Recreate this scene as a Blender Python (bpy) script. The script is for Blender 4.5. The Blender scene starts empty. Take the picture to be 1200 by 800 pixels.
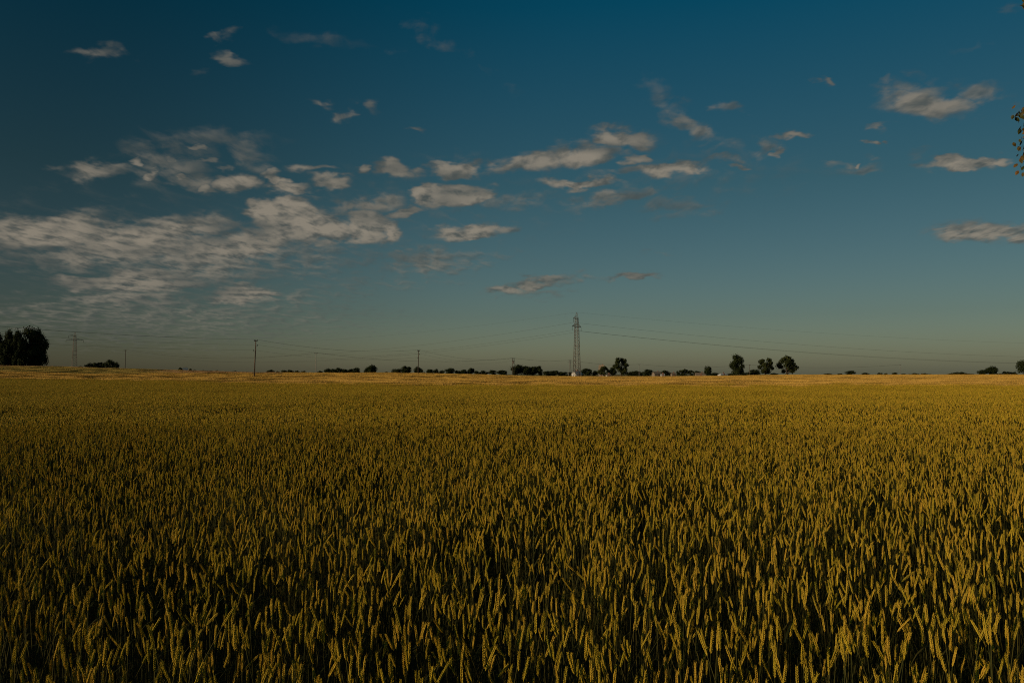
import bpy, math, random
import numpy as np
from mathutils import Vector, Matrix

sc = bpy.context.scene
col = sc.collection
R = math.radians
rng = random.Random(7)

# ------------------------------------------------------------------ camera, light, exposure
EYE = 2.0
F = 933.33                       # focal length in pixels of the 1200 wide photograph
PITCH = math.atan(38.5 / F)
cam = bpy.data.cameras.new('camera'); cam_o = bpy.data.objects.new('camera', cam); col.objects.link(cam_o)
cam.lens = 28; cam.sensor_width = 36; cam.clip_start = 0.05; cam.clip_end = 30000
cam_o.location = (0, 0, EYE); cam_o.rotation_euler = (math.pi / 2 + PITCH, 0, 0)
sc.camera = cam_o

SUN_DIR = Vector((-0.92, -0.40, 0.0)).normalized()
SUN_EL = R(11)
sun = bpy.data.lights.new('sun', 'SUN'); sun_o = bpy.data.objects.new('sun', sun); col.objects.link(sun_o)
sun.energy = 5.0; sun.angle = R(0.5); sun.color = (1.0, 0.78, 0.52)
sd = Vector((SUN_DIR.x * math.cos(SUN_EL), SUN_DIR.y * math.cos(SUN_EL), math.sin(SUN_EL)))
sun_o.rotation_euler = (-sd).to_track_quat('-Z', 'Y').to_euler()
sun_o.location = sd * 50

sc.render.engine = 'CYCLES'
sc.view_settings.view_transform = 'Standard'
sc.view_settings.look = 'None'
sc.view_settings.gamma = 1
sc.view_settings.use_curve_mapping = False
sc.view_settings.exposure = -0.95
sc.cycles.use_denoising = False
sc.cycles.pixel_filter_type = 'BLACKMAN_HARRIS'; sc.cycles.filter_width = 1.05
sc.cycles.max_bounces = 4; sc.cycles.diffuse_bounces = 2; sc.cycles.transmission_bounces = 2
sc.cycles.transparent_max_bounces = 4; sc.cycles.glossy_bounces = 1


def raydir(px, py):
    """world direction through a point of the photograph"""
    x = (px - 600) / F; y = (400 - py) / F
    c, s = math.cos(PITCH), math.sin(PITCH)
    return Vector((x, c - y * s, s + y * c))


def at(px, py, Y):
    d = raydir(px, py)
    k = Y / d.y
    return Vector((d.x * k, Y, EYE + d.z * k))


def uv(px, py):
    d = raydir(px, py)
    return d.x / d.y, d.z / d.y


# ------------------------------------------------------------------ sky
world = bpy.data.worlds.new('World'); sc.world = world; world.use_nodes = True
world.cycles.sampling_method = 'NONE'
W = world.node_tree; W.nodes.clear(); WL = W.links


def wn(t, **kw):
    n = W.nodes.new(t)
    for k, v in kw.items(): setattr(n, k, v)
    return n


def wmath(op, a, b=None, c=None, clamp=False):
    n = wn('ShaderNodeMath', operation=op, use_clamp=clamp)
    for i, v in enumerate((a, b, c)):
        if v is None: continue
        if isinstance(v, (int, float)): n.inputs[i].default_value = v
        else: WL.new(v, n.inputs[i])
    return n.outputs[0]


def wmr(v, a, b, c, d, kind='SMOOTHSTEP'):
    n = wn('ShaderNodeMapRange', interpolation_type=kind)
    WL.new(v, n.inputs[0])
    for i, x in enumerate((a, b, c, d)): n.inputs[i + 1].default_value = x
    return n.outputs[0]


def wmix(f, a, b, blend='MIX'):
    n = wn('ShaderNodeMix', data_type='RGBA', blend_type=blend)
    if isinstance(f, (int, float)): n.inputs[0].default_value = f
    else: WL.new(f, n.inputs[0])
    for i, v in ((6, a), (7, b)):
        if isinstance(v, tuple): n.inputs[i].default_value = v + (1,)
        else: WL.new(v, n.inputs[i])
    return n.outputs[2]


SKY_STRENGTH = 0.1
tc = wn('ShaderNodeTexCoord')
sep = wn('ShaderNodeSeparateXYZ'); WL.new(tc.outputs['Generated'], sep.inputs[0])
sky = wn('ShaderNodeTexSky', sky_type='NISHITA', sun_disc=False)
sky.sun_elevation = SUN_EL
sky.sun_rotation = math.atan2(SUN_DIR.x, SUN_DIR.y)
sky.altitude = 100; sky.air_density = 1.0; sky.dust_density = 1.2; sky.ozone_density = 2.5
# cool teal of an evening sky: the tint of the air itself, by elevation
el = wmath('ARCSINE', sep.outputs[2])
tint = wn('ShaderNodeValToRGB')
WL.new(wmr(el, 0.0, 0.55, 0.0, 1.0, 'LINEAR'), tint.inputs[0])
TINT = [(0.0, (1.32, 1.32, 1.26)), (0.13, (0.92, 0.99, 0.92)), (0.42, (0.50, 0.82, 0.73)), (0.8, (0.05, 0.76, 0.82)), (1.0, (0.025, 0.70, 0.79))]
for i, (p, c) in enumerate(TINT):
    e = tint.color_ramp.elements[i] if i < 2 else tint.color_ramp.elements.new(p)
    e.position = p; e.color = c + (1,)
skyc = wmix(1.0, sky.outputs[0], tint.outputs[0], 'MULTIPLY')
# lens vignette painted into the sky along the dark band square to the sun
dt = wn('ShaderNodeVectorMath', operation='DOT_PRODUCT'); WL.new(tc.outputs['Generated'], dt.inputs[0]); dt.inputs[1].default_value = sd
band = wmath('MULTIPLY', wmr(dt.outputs['Value'], .22, -.36, .46, 1.0), wmr(dt.outputs['Value'], -.35, -.95, 1.0, .80))
band = wmath('MAXIMUM', band, wmr(dt.outputs['Value'], .3, .7, 0.0, 1.0))
bc = wn('ShaderNodeCombineXYZ')
for _i in range(3): WL.new(band, bc.inputs[_i])
skyc = wmix(1.0, skyc, bc.outputs[0], 'MULTIPLY')

yy = wmath('MAXIMUM', sep.outputs[1], 0.04)
U = wmath('DIVIDE', sep.outputs[0], yy)
V = wmath('DIVIDE', sep.outputs[2], yy)
comb0 = wn('ShaderNodeCombineXYZ'); WL.new(U, comb0.inputs[0]); WL.new(V, comb0.inputs[1])
# air currents tug the clouds out of shape
wm = wn('ShaderNodeMapping'); WL.new(comb0.outputs[0], wm.inputs[0]); wm.inputs['Scale'].default_value = (22, 48, 1)
wnz = wn('ShaderNodeTexNoise', noise_dimensions='2D'); WL.new(wm.outputs[0], wnz.inputs[0]); wnz.inputs['Scale'].default_value = 1; wnz.inputs['Detail'].default_value = 3
wsep = wn('ShaderNodeSeparateColor'); WL.new(wnz.outputs['Color'], wsep.inputs[0])
U0, V0 = U, V
U = wmath('ADD', U, wmath('MULTIPLY', wmath('SUBTRACT', wsep.outputs[0], .5), .060))
V = wmath('ADD', V, wmath('MULTIPLY', wmath('SUBTRACT', wsep.outputs[1], .5), .030))
comb = wn('ShaderNodeCombineXYZ'); WL.new(U, comb.inputs[0]); WL.new(V, comb.inputs[1])
P = comb.outputs[0]

# (x, y, half width, half height, tilt in degrees, strength)
CLOUDS = [
 (117,60,38,9,0,.75),(95,58,16,5,0,.5),(258,43,17,8,0,.7),(268,66,18,8,-20,.7),(232,85,16,6,0,.4),(180,20,12,5,0,.0),
 (372,123,16,7,-25,.7),(403,135,12,9,-20,.75),(440,125,15,11,-20,.7),(413,121,12,6,0,.45),(488,150,14,4,0,.65),
 (60,197,22,5,-10,.5),(112,200,46,12,0,.85),(165,178,40,18,0,.62),(200,190,64,30,8,.66),(232,213,42,14,-12,.82),(278,215,28,13,0,1.1),
 (250,163,90,14,-4,.55),(182,199,15,4,0,0.7),(205,186,13,4,0,0.75),(240,189,14,4,0,0.8),(226,172,14,4,0,.9),(196,172,13,4,5,0.6),(150,190,12,4,-4,.9),(265,196,13,3,0,0.65),(286,188,12,4,-10,0.6),(215,207,12,5,-8,1.05),(175,208,13,4,0,1.0),(246,222,13,5,-10,1.1),(290,182,50,18,-30,.6),(320,207,14,11,0,1.2),(333,221,34,9,0,1.15),(366,198,26,6,-3,.8),(393,213,28,8,2,1.05),(423,196,9,7,0,1.1),(372,230,22,4,0,.5),
 (60,272,110,22,3,1.15),(150,285,110,26,2,1.1),(215,268,80,18,6,1.0),(250,295,90,28,0,.95),
 (312,248,26,15,0,1.5),(338,246,30,15,0,1.5),(355,268,70,22,4,1.3),(300,285,60,22,0,1.05),(428,264,36,18,12,1.2),(452,272,18,13,0,1.15),(482,248,30,9,14,1.1),(430,240,56,12,6,.9),
 (505,228,24,12,0,1.3),(540,230,46,12,6,1.5),(466,198,30,10,0,1.25),(532,200,44,10,4,1.2),(535,186,30,10,0,.45),(605,195,40,10,5,.9),(630,188,34,13,0,1.3),(682,182,44,15,3,1.15),
 (655,170,16,6,0,.5),(727,162,40,13,-3,1.2),(742,184,22,7,0,1.05),(788,197,54,10,5,1.15),(745,203,36,6,3,.7),(683,215,46,7,0,1.1),(722,230,70,11,5,.8),(790,243,66,15,0,.6),
 (665,238,30,12,0,.55),(600,236,60,16,8,.6),(552,272,52,9,6,1.2),(522,266,20,6,0,.7),(500,305,80,16,0,.75),(560,300,80,10,0,.45),(478,295,30,10,0,.6),
 (120,300,110,14,0,.9),(165,330,95,20,2,.95),(98,330,44,9,0,1.1),(230,315,120,24,0,.8),(285,343,46,14,0,1.05),(325,350,60,9,0,.6),(150,350,110,12,0,.8),(60,283,26,6,0,.0),
 (20,300,50,6,-4,.6),(50,317,24,5,0,.65),(25,340,16,4,0,.5),(30,360,60,7,2,.65),(220,372,180,16,0,.6),(110,392,150,10,0,.5),(380,345,90,12,0,.45),(440,330,130,14,0,.45),(330,375,140,12,0,.4),
 (622,335,54,8,10,1.0),(680,328,26,6,8,.6),(640,345,40,6,4,.55),(745,323,38,5,2,.95),(770,298,34,4,0,.4),(675,318,12,6,0,.5),
 (1090,122,62,18,-4,.95),(1065,108,34,16,-20,.7),(1150,110,40,16,5,.75),(1082,92,20,12,-30,.5),(1028,150,20,6,0,.85),(1044,92,14,7,15,.6),(965,98,10,7,0,.8),
 (1120,193,44,9,4,1.35),(1162,187,26,5,2,1.0),(1078,180,20,6,0,.5),(1160,272,76,13,-2,1.05),(1105,268,26,5,0,.7),(1185,12,20,8,10,.55),(1195,130,12,8,0,.5),
 (855,124,20,8,-15,.65),(868,130,12,5,0,.5),(897,172,20,12,0,.7),(908,177,8,6,0,.95),(927,160,20,5,4,.95),(1025,168,9,5,0,.85),(1041,168,8,5,0,.75),
 (812,150,44,16,-38,.78),(790,130,55,16,-50,.55),(835,165,36,10,-10,.55),(850,187,24,6,-2,.75),(862,196,12,4,0,.8),(985,193,22,5,0,.6),(1010,200,32,7,5,.65),(1000,192,6,3,0,.9),(1020,185,16,5,0,.5),
 (545,66,75,8,-38,.42),(390,48,90,10,-8,.38),(500,40,60,8,-30,.42),(1165,46,60,5,20,.28),(790,200,200,34,0,.36),(450,250,270,64,4,.32),(150,300,280,90,0,.36),(180,372,300,40,0,.62),(60,300,100,26,0,.7),(350,300,120,34,0,.62),
]
D = None
for (cx, cy, rx, ry, rot, amp) in CLOUDS:
    if amp <= 0: continue
    u0, v0 = uv(cx, cy)
    mp = wn('ShaderNodeMapping', vector_type='TEXTURE')
    if D is None: WL.new(P, mp.inputs[0])
    else:                        # the running density rides along as a scaled-away third coordinate: the shader compiler then works one cloud at a time
        cq = wn('ShaderNodeCombineXYZ'); WL.new(U, cq.inputs[0]); WL.new(V, cq.inputs[1]); WL.new(D, cq.inputs[2]); WL.new(cq.outputs[0], mp.inputs[0])
    mp.inputs['Location'].default_value = (u0, v0, 0)
    mp.inputs['Rotation'].default_value = (0, 0, R(rot))
    mp.inputs['Scale'].default_value = (1.32 * rx / F, 1.40 * ry / F, 1e5)
    ln = wn('ShaderNodeVectorMath', operation='LENGTH'); WL.new(mp.outputs[0], ln.inputs[0])
    m = wmr(ln.outputs['Value'], 1.25, 0.12, 0.0, amp)
    D = m if D is None else wmath('MAXIMUM', D, m)

zz = wmath('MAXIMUM', wmath('ADD', sep.outputs[2], .10), .03)      # the cloud layer lies flat overhead, so its texture is foreshortened towards the horizon
pc = wn('ShaderNodeCombineXYZ'); WL.new(wmath('DIVIDE', sep.outputs[0], zz), pc.inputs[0]); WL.new(wmath('DIVIDE', sep.outputs[1], zz), pc.inputs[1])
nm = wn('ShaderNodeMapping'); WL.new(pc.outputs[0], nm.inputs[0]); nm.inputs['Scale'].default_value = (12, 7.2, 1)


def cloud_noise(off, detail=7):
    ad = wn('ShaderNodeVectorMath', operation='ADD'); WL.new(nm.outputs[0], ad.inputs[0]); ad.inputs[1].default_value = off
    n = wn('ShaderNodeTexNoise', noise_dimensions='2D'); WL.new(ad.outputs[0], n.inputs[0])
    n.inputs['Scale'].default_value = 1.0; n.inputs['Detail'].default_value = detail; n.inputs['Roughness'].default_value = .54; n.inputs['Distortion'].default_value = .25
    return n.outputs[0]


n0 = cloud_noise((3, 5, 0))
dens = wmath('ADD', D, wmath('MULTIPLY', wmath('SUBTRACT', n0, 0.5), wmr(D, 0.0, 0.3, 0.0, 1.75)))
mask = wmath('MULTIPLY', wmr(dens, 0.12, 0.88, 0.0, 1.0), wmr(D, 0.2, 1.0, 0.22, 1.0))
b0 = cloud_noise((3.2, 5.3, 0), 3.5); b1 = cloud_noise((3.2 - .22, 5.3 - .60, 0), 3.5)
lit = wmr(wmath('ADD', wmath('SUBTRACT', b0, b1), wmath('MULTIPLY', wmath('SUBTRACT', dens, .8), .10)), -0.38, 0.24, 0.0, 1.0)
lit2 = wmath('MULTIPLY', lit, wmr(D, 0.15, 1.45, 0.42, 1.0))
lown = wn('ShaderNodeTexNoise', noise_dimensions='2D'); lm = wn('ShaderNodeMapping'); WL.new(comb0.outputs[0], lm.inputs[0]); lm.inputs['Scale'].default_value = (9, 30, 1)
WL.new(lm.outputs[0], lown.inputs[0]); lown.inputs['Scale'].default_value = 1; lown.inputs['Detail'].default_value = 2
lit2 = wmath('MULTIPLY', lit2, wmr(wmath('ADD', lown.outputs[0], wmath('MULTIPLY', D, .12)), .36, .72, .40, 1.12))
CL_DARK = (1.35, 1.52, 1.42); CL_LIT = (5.2, 4.5, 3.5)
cloudc = wmix(lit2, CL_DARK, CL_LIT)
final = wmix(wmath('MULTIPLY', mask, .88), skyc, cloudc)
bg = wn('ShaderNodeBackground'); WL.new(final, bg.inputs[0]); bg.inputs[1].default_value = SKY_STRENGTH
wo = wn('ShaderNodeOutputWorld'); WL.new(bg.outputs[0], wo.inputs[0])


# ------------------------------------------------------------------ helpers
def tag(o, label=None, cat=None, group=None, kind=None):
    if label: o['label'] = label
    if cat: o['category'] = cat
    if group: o['group'] = group
    if kind: o['kind'] = kind
    return o


class MB:
    def __init__(s): s.v = []; s.f = []; s.t = []

    def add(s, vs, fs, tint=0.5):
        b = len(s.v); s.v += [tuple(v) for v in vs]; s.f += [tuple(b + i for i in f) for f in fs]; s.t += [tint] * len(vs)

    def tube(s, pts, rad, n=6, cap=True, tint=.5):
        pts = [Vector(p) for p in pts]
        if not hasattr(rad, '__len__'): rad = [rad] * len(pts)
        vs = []; fs = []
        for i, p in enumerate(pts):
            d = (pts[min(i + 1, len(pts) - 1)] - pts[max(i - 1, 0)]).normalized()
            a = d.cross(Vector((0, 0, 1)) if abs(d.z) < .9 else Vector((1, 0, 0))).normalized(); b = d.cross(a)
            for k in range(n):
                t = 2 * math.pi * k / n
                vs.append(p + (a * math.cos(t) + b * math.sin(t)) * rad[i])
        for i in range(len(pts) - 1):
            for k in range(n):
                fs.append((i * n + k, i * n + (k + 1) % n, (i + 1) * n + (k + 1) % n, (i + 1) * n + k))
        if cap:
            fs.append(tuple(range(n))[::-1]); fs.append(tuple((len(pts) - 1) * n + k for k in range(n)))
        s.add(vs, fs, tint)

    def box(s, c, d, tint=.5):
        c = Vector(c); hx, hy, hz = d[0] / 2, d[1] / 2, d[2] / 2
        vs = [c + Vector((x * hx, y * hy, z * hz)) for x in (-1, 1) for y in (-1, 1) for z in (-1, 1)]
        s.add(vs, [(0, 1, 3, 2), (4, 6, 7, 5), (0, 4, 5, 1), (2, 3, 7, 6), (0, 2, 6, 4), (1, 5, 7, 3)], tint)

    def mesh(s, name, mat, smooth=False):
        me = bpy.data.meshes.new(name); me.from_pydata(s.v, [], s.f)
        mats = mat if isinstance(mat, (list, tuple)) else [mat]
        for m in mats: me.materials.append(m)
        a = me.attributes.new('tint', 'FLOAT', 'POINT'); a.data.foreach_set('value', s.t)
        if smooth: me.shade_smooth()
        me.update(); return me

    def build(s, name, mat, parent=None, smooth=False):
        o = bpy.data.objects.new(name, s.mesh(name, mat, smooth)); col.objects.link(o)
        if parent: o.parent = parent
        return o


def empty(name, loc, rz=0, scale=(1, 1, 1)):
    o = bpy.data.objects.new(name, None); o.location = loc; o.rotation_euler = (0, 0, rz); o.scale = scale
    o.empty_display_size = .3
    col.objects.link(o); return o


def copy_tree(src, parent=None):
    c = src.copy(); col.objects.link(c); c.parent = parent
    for ch in kids[src.name] if src.name in kids else []: copy_tree(ch, c)
    return c


kids = {}


def reg(root):
    for o in list(col.objects):
        if o.parent is root: kids.setdefault(root.name, []).append(o); reg(o)


def mat(name, base, rough=.8, vary=None, noise=None, nscale=5, spec=.2, bump=0, transl=0):
    """base colour; vary = second colour mixed by the tint attribute; noise = third colour mixed by object-space noise"""
    m = bpy.data.materials.new(name); m.use_nodes = True
    N = m.node_tree; L = N.links; bs = N.nodes['Principled BSDF']
    bs.inputs['Roughness'].default_value = rough
    bs.inputs['Specular IOR Level'].default_value = spec

    def mix(f, a, b):
        n = N.nodes.new('ShaderNodeMix'); n.data_type = 'RGBA'; L.new(f, n.inputs[0])
        for i, v in ((6, a), (7, b)):
            if isinstance(v, tuple): n.inputs[i].default_value = v + (1,)
            else: L.new(v, n.inputs[i])
        return n.outputs[2]
    c = base
    if vary:
        at_ = N.nodes.new('ShaderNodeAttribute'); at_.attribute_name = 'tint'
        c = mix(at_.outputs['Fac'], c, vary)
    t = N.nodes.new('ShaderNodeTexCoord')
    ns = N.nodes.new('ShaderNodeTexNoise'); ns.inputs['Scale'].default_value = nscale; ns.inputs['Detail'].default_value = 5
    L.new(t.outputs['Object'], ns.inputs[0])
    if noise:
        r = N.nodes.new('ShaderNodeMapRange'); L.new(ns.outputs[0], r.inputs[0]); r.inputs[1].default_value = .35; r.inputs[2].default_value = .65
        c = mix(r.outputs[0], c, noise)
    if isinstance(c, tuple): bs.inputs['Base Color'].default_value = c + (1,)
    else: L.new(c, bs.inputs['Base Color'])
    if bump:
        b = N.nodes.new('ShaderNodeBump'); b.inputs['Strength'].default_value = bump; L.new(ns.outputs[0], b.inputs['Height']); L.new(b.outputs[0], bs.inputs['Normal'])
    if transl:
        tr = N.nodes.new('ShaderNodeBsdfTranslucent'); ms = N.nodes.new('ShaderNodeMixShader'); ms.inputs[0].default_value = transl
        if isinstance(c, tuple): tr.inputs[0].default_value = c + (1,)
        else: L.new(c, tr.inputs[0])
        L.new(bs.outputs[0], ms.inputs[1]); L.new(tr.outputs[0], ms.inputs[2])
        L.new(ms.outputs[0], N.nodes['Material Output'].inputs[0])
    return m


# ------------------------------------------------------------------ terrain
CREST = [(-400, 426), (0, 428.6), (60, 429.3), (100, 430.6), (200, 433.4), (300, 436.0), (400, 436.8), (450, 436.4), (500, 437.2), (560, 438.6), (620, 440.4),
         (700, 440.8), (780, 441.0), (840, 440.3), (880, 439.6), (930, 438.8), (1200, 438.8), (1700, 439)]
CX = np.array([c[0] for c in CREST], float); CY = np.array([c[1] for c in CREST], float)
CROP = 0.72


def sstep(a, b, x):
    t = min(1, max(0, (x - a) / (b - a))); return t * t * (3 - 2 * t)


def ground_z(x, y):
    r = math.hypot(x, y)
    if r < 1 or y < 0.02 * r: px = -400 if x < 0 else 1700; fade = 0.0 if y < 0 else y / (0.02 * r + 1e-6); fade = max(0, min(1, fade))
    else: px = 600 + F * x / y; fade = 1
    cy = float(np.interp(px, CX, CY))
    top = EYE + (438.5 - cy) / F * 350 - CROP
    side = float(np.interp(px, [-400, -150, 1400, 1700], [0.3, 1, 1, .3]))
    hr = top * side * fade
    yy_ = max(y, r * .5)
    if yy_ < 350: h = hr * sstep(110, 350, yy_)
    else: h = hr + (0.3 - hr) * sstep(380, 1000, yy_)
    h += 0.06 * math.sin(x * .045 + 1.3) * math.sin(y * .05 + .4) * sstep(8, 60, r)
    return h


def ground_point(px, Y):
    u, _ = uv(px, 438); return Vector((u * Y, Y, ground_z(u * Y, Y)))


vs = [(0, 0, 0)]; fs = []
NA = 288
radii = list(np.geomspace(0.6, 110, 42)) + list(np.linspace(118, 480, 44)) + list(np.geomspace(500, 14000, 30))
for r in radii:
    for k in range(NA):
        a = 2 * math.pi * k / NA
        x, y = r * math.sin(a), r * math.cos(a)
        vs.append((x, y, ground_z(x, y)))
for k in range(NA): fs.append((0, 1 + (k + 1) % NA, 1 + k))
for i in range(len(radii) - 1):
    for k in range(NA):
        a = 1 + i * NA + k; b = 1 + i * NA + (k + 1) % NA
        fs.append((a, b, b + NA, a + NA))
me = bpy.data.meshes.new('ground'); me.from_pydata(vs, [], fs); me.shade_smooth()
gm = bpy.data.materials.new('field_ground'); gm.use_nodes = True
N = gm.node_tree; L = N.links; bs = N.nodes['Principled BSDF']; bs.inputs['Roughness'].default_value = .95; bs.inputs['Specular IOR Level'].default_value = .05


def gn(t, **k):
    n = N.nodes.new(t)
    for a_, b_ in k.items(): setattr(n, a_, b_)
    return n


def gmix(f, a, b):
    n = gn('ShaderNodeMix', data_type='RGBA')
    L.new(f, n.inputs[0])
    for i, v in ((6, a), (7, b)):
        if isinstance(v, tuple): n.inputs[i].default_value = v + (1,)
        else: L.new(v, n.inputs[i])
    return n.outputs[2]


def gmr(v, a, b, c=0, d=1):
    n = gn('ShaderNodeMapRange', interpolation_type='SMOOTHSTEP'); L.new(v, n.inputs[0])
    for i, x in enumerate((a, b, c, d)): n.inputs[i + 1].default_value = x
    return n.outputs[0]


geo = gn('ShaderNodeNewGeometry'); sp = gn('ShaderNodeSeparateXYZ'); L.new(geo.outputs['Position'], sp.inputs[0])
nz1 = gn('ShaderNodeTexNoise'); nz1.inputs['Scale'].default_value = 9; nz1.inputs['Detail'].default_value = 6; L.new(geo.outputs['Position'], nz1.inputs[0])
mpn = gn('ShaderNodeMapping'); mpn.inputs['Scale'].default_value = (.006, .03, .05); L.new(geo.outputs['Position'], mpn.inputs[0])
nz2 = gn('ShaderNodeTexNoise'); nz2.inputs['Scale'].default_value = 1; nz2.inputs['Detail'].default_value = 5; L.new(mpn.outputs[0], nz2.inputs[0])
soil = gmix(nz1.outputs[0], (.035, .026, .014), (.075, .055, .03))
stub = gmix(gmr(nz2.outputs[0], .35, .65), (.40, .23, .05), (.48, .28, .07))
far = gmix(gmr(nz2.outputs[0], .40, .6), (.16, .14, .04), (.30, .21, .08))
c1 = gmix(gmr(sp.outputs[1], 105, 130), soil, stub)
c2 = gmix(gmr(sp.outputs[1], 420, 520), c1, far)
L.new(c2, bs.inputs['Base Color'])
me.materials.append(gm)
ground = bpy.data.objects.new('ground', me); col.objects.link(ground); tag(ground, kind='structure')

# ------------------------------------------------------------------ wheat
M_ear = mat('ripening_wheat_ear', (.55, .383, .020), .62, vary=(.19, .172, .010), noise=(.58, .35, .034), nscale=3, spec=.12, transl=.06)
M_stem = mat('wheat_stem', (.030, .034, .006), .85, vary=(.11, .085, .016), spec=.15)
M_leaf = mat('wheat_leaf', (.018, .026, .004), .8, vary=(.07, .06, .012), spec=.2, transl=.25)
M_barley = mat('golden_crop', (.56, .32, .06), .8, vary=(.42, .255, .04), noise=(.60, .35, .085), nscale=.2, spec=.1)
M_olive = mat('unripe_crop', (.30, .23, .05), .8, vary=(.42, .27, .07), spec=.1)
M_brown = mat('brown_crop', (.36, .20, .09), .8, vary=(.46, .27, .11), spec=.1)


def frame(d):
    a = d.cross(Vector((0, 1, 0)) if abs(d.y) < .9 else Vector((1, 0, 0))).normalized()
    return a, d.cross(a).normalized()


def stalk_path(r, h, lean, az):
    d = Vector((math.cos(az), math.sin(az), 0))
    pts = []
    for t in (0, .35, .7, 1):
        pts.append(Vector((0, 0, h * t)) + d * (lean * h * t ** 2.2))
    return pts


def ear_near(mb, base, d, length, r, tint):
    """two ranks of plump overlapping spikelets each side of a rachis"""
    a, b = frame(d)
    ang = r.uniform(0, math.pi)
    a, b = a * math.cos(ang) + b * math.sin(ang), b * math.cos(ang) - a * math.sin(ang)
    n = 11
    bend = r.uniform(-.05, .05)
    ear_far(mb, base - d * .002, d, length * .93, r, tint, .0034, 4)
    for i in range(n):
        for s, ax in ((-1, a), (1, a), (-1, b), (1, b)):
            q = (i + (.5 if ax is b else 0) + (.25 if s > 0 else 0)) / n
            w = .0041 * (math.sin(math.pi * (0.16 + .72 * q)) ** .6)
            if ax is b: w *= .8
            c = base + d * (length * .9 * q) + ax * (s * w * .55) + b * (bend * length * q * q)
            out = (d + ax * s * r.uniform(.22, .40) + (a + b) * r.uniform(-.08, .08)).normalized()
            l = length * .115 * r.uniform(.9, 1.2)
            tip = c + out * l
            mid = c + out * (l * .5)
            e, g = frame(out)
            k = w * .62
            ring = [mid + e * k, mid + g * k * .95, mid - e * k, mid - g * k * .95]
            tt = min(1, max(0, tint + r.uniform(-.25, .25)))
            mb.add([c, *ring, tip], [(0, 2, 1), (0, 3, 2), (0, 4, 3), (0, 1, 4), (5, 1, 2), (5, 2, 3), (5, 3, 4), (5, 4, 1)], tt)
            if i > n - 4 and r.random() < .4:
                mb.add([tip, tip + a * .0006, tip + out * r.uniform(.006, .014)], [(0, 1, 2)], tt)


def ear_far(mb, base, d, length, r, tint, w=.0085, seg=4):
    a, b = frame(d)
    rings = []
    prof = [(0, .35), (.18, .95), (.36, .78), (.52, 1.0), (.70, .72), (.84, .62), (1, .1)] if seg > 3 else [(0, .4), (.45, 1), (1, .15)]
    o = r.uniform(0, 6)
    vs = []; fs = []
    for i, (t, k) in enumerate(prof):
        for j in range(seg):
            q = o + i * .7 + 2 * math.pi * j / seg
            vs.append(base + d * length * t + (a * math.cos(q) + b * math.sin(q)) * w * k * (1.2 if (i + j) % 2 else .8))
    for i in range(len(prof) - 1):
        for j in range(seg):
            fs.append((i * seg + j, i * seg + (j + 1) % seg, (i + 1) * seg + (j + 1) % seg, (i + 1) * seg + j))
    mb.add(vs, fs, tint)


def leaf_blade(mb, base, az, l, r, up=.9, w=.006, tint=.3, n=5):
    d = Vector((math.cos(az), math.sin(az), 0)); s = Vector((-d.y, d.x, 0))
    vs = []; fs = []
    droop = r.uniform(.6, 1.6)
    for i in range(n):
        t = i / (n - 1)
        p = base + d * (l * t * .75) + Vector((0, 0, l * (up * t - droop * t * t)))
        k = w * (1 - t ** 2 * .9)
        vs += [p + s * k, p - s * k]
    for i in range(n - 1): fs.append((2 * i, 2 * i + 1, 2 * i + 3, 2 * i + 2))
    mb.add(vs, fs, tint)


def stalk(r, near, ear, stem, leaf, off, hscale=1.0):
    h = r.gauss(.79, .085) * hscale
    h = min(max(h, .45), 1.0)
    az = r.uniform(0, 6.283); lean = abs(r.gauss(0, .078)) + .01
    if r.random() < .10: lean += r.uniform(.10, .30)
    pts = [p + off for p in stalk_path(r, h, lean, az)]
    tint = min(1, max(0, r.gauss(.42, .33)))
    if near:
        stem.tube(pts, [.0021, .0019, .0016, .0013], 3, False, tint * .8)
    else:
        stem.tube([pts[1], pts[3]], [.0022, .0016], 3, False, tint * .8)
    d = (pts[-1] - pts[-2]).normalized()
    nod = r.uniform(0, .28)
    d = (d + Vector((math.cos(az), math.sin(az), 0)) * nod * (r.random() ** 2) * 2).normalized()
    L_ = r.uniform(.062, .108)
    if near: ear_near(ear, pts[-1], d, L_, r, tint)
    else: ear_far(ear, pts[-1], d, L_, r, tint, .0072, 4)
    for k in range(2):
        if r.random() < .72:
            q = r.uniform(.3, .85)
            b = pts[0].lerp(pts[-1], q)
            leaf_blade(leaf, b, r.uniform(0, 6.28), r.uniform(.10, .24), r, r.uniform(.5, 1.3), r.uniform(.003, .0065), r.random() ** 2, 5 if near else 3)
    return h


def combine(parts, name, mats):
    me = bpy.data.meshes.new(name)
    v = []; f = []; t = []; mi = []
    for i, p in enumerate(parts):
        b = len(v); v += p.v; f += [tuple(b + k for k in q) for q in p.f]; t += p.t; mi += [i] * len(p.f)
    me.from_pydata(v, [], f)
    for m in mats: me.materials.append(m)
    me.polygons.foreach_set('material_index', mi)
    a = me.attributes.new('tint', 'FLOAT', 'POINT'); a.data.foreach_set('value', t)
    me.update(); return me


def make_tile(name, size, density, near, seed):
    r = random.Random(seed)
    e, s, l = MB(), MB(), MB()
    for _ in range(int(size * size * density)):
        stalk(r, near, e, s, l, Vector((r.uniform(-size / 2, size / 2), r.uniform(-size / 2, size / 2), 0)))
    return combine([e, s, l], name, [M_ear, M_stem, M_leaf])


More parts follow.
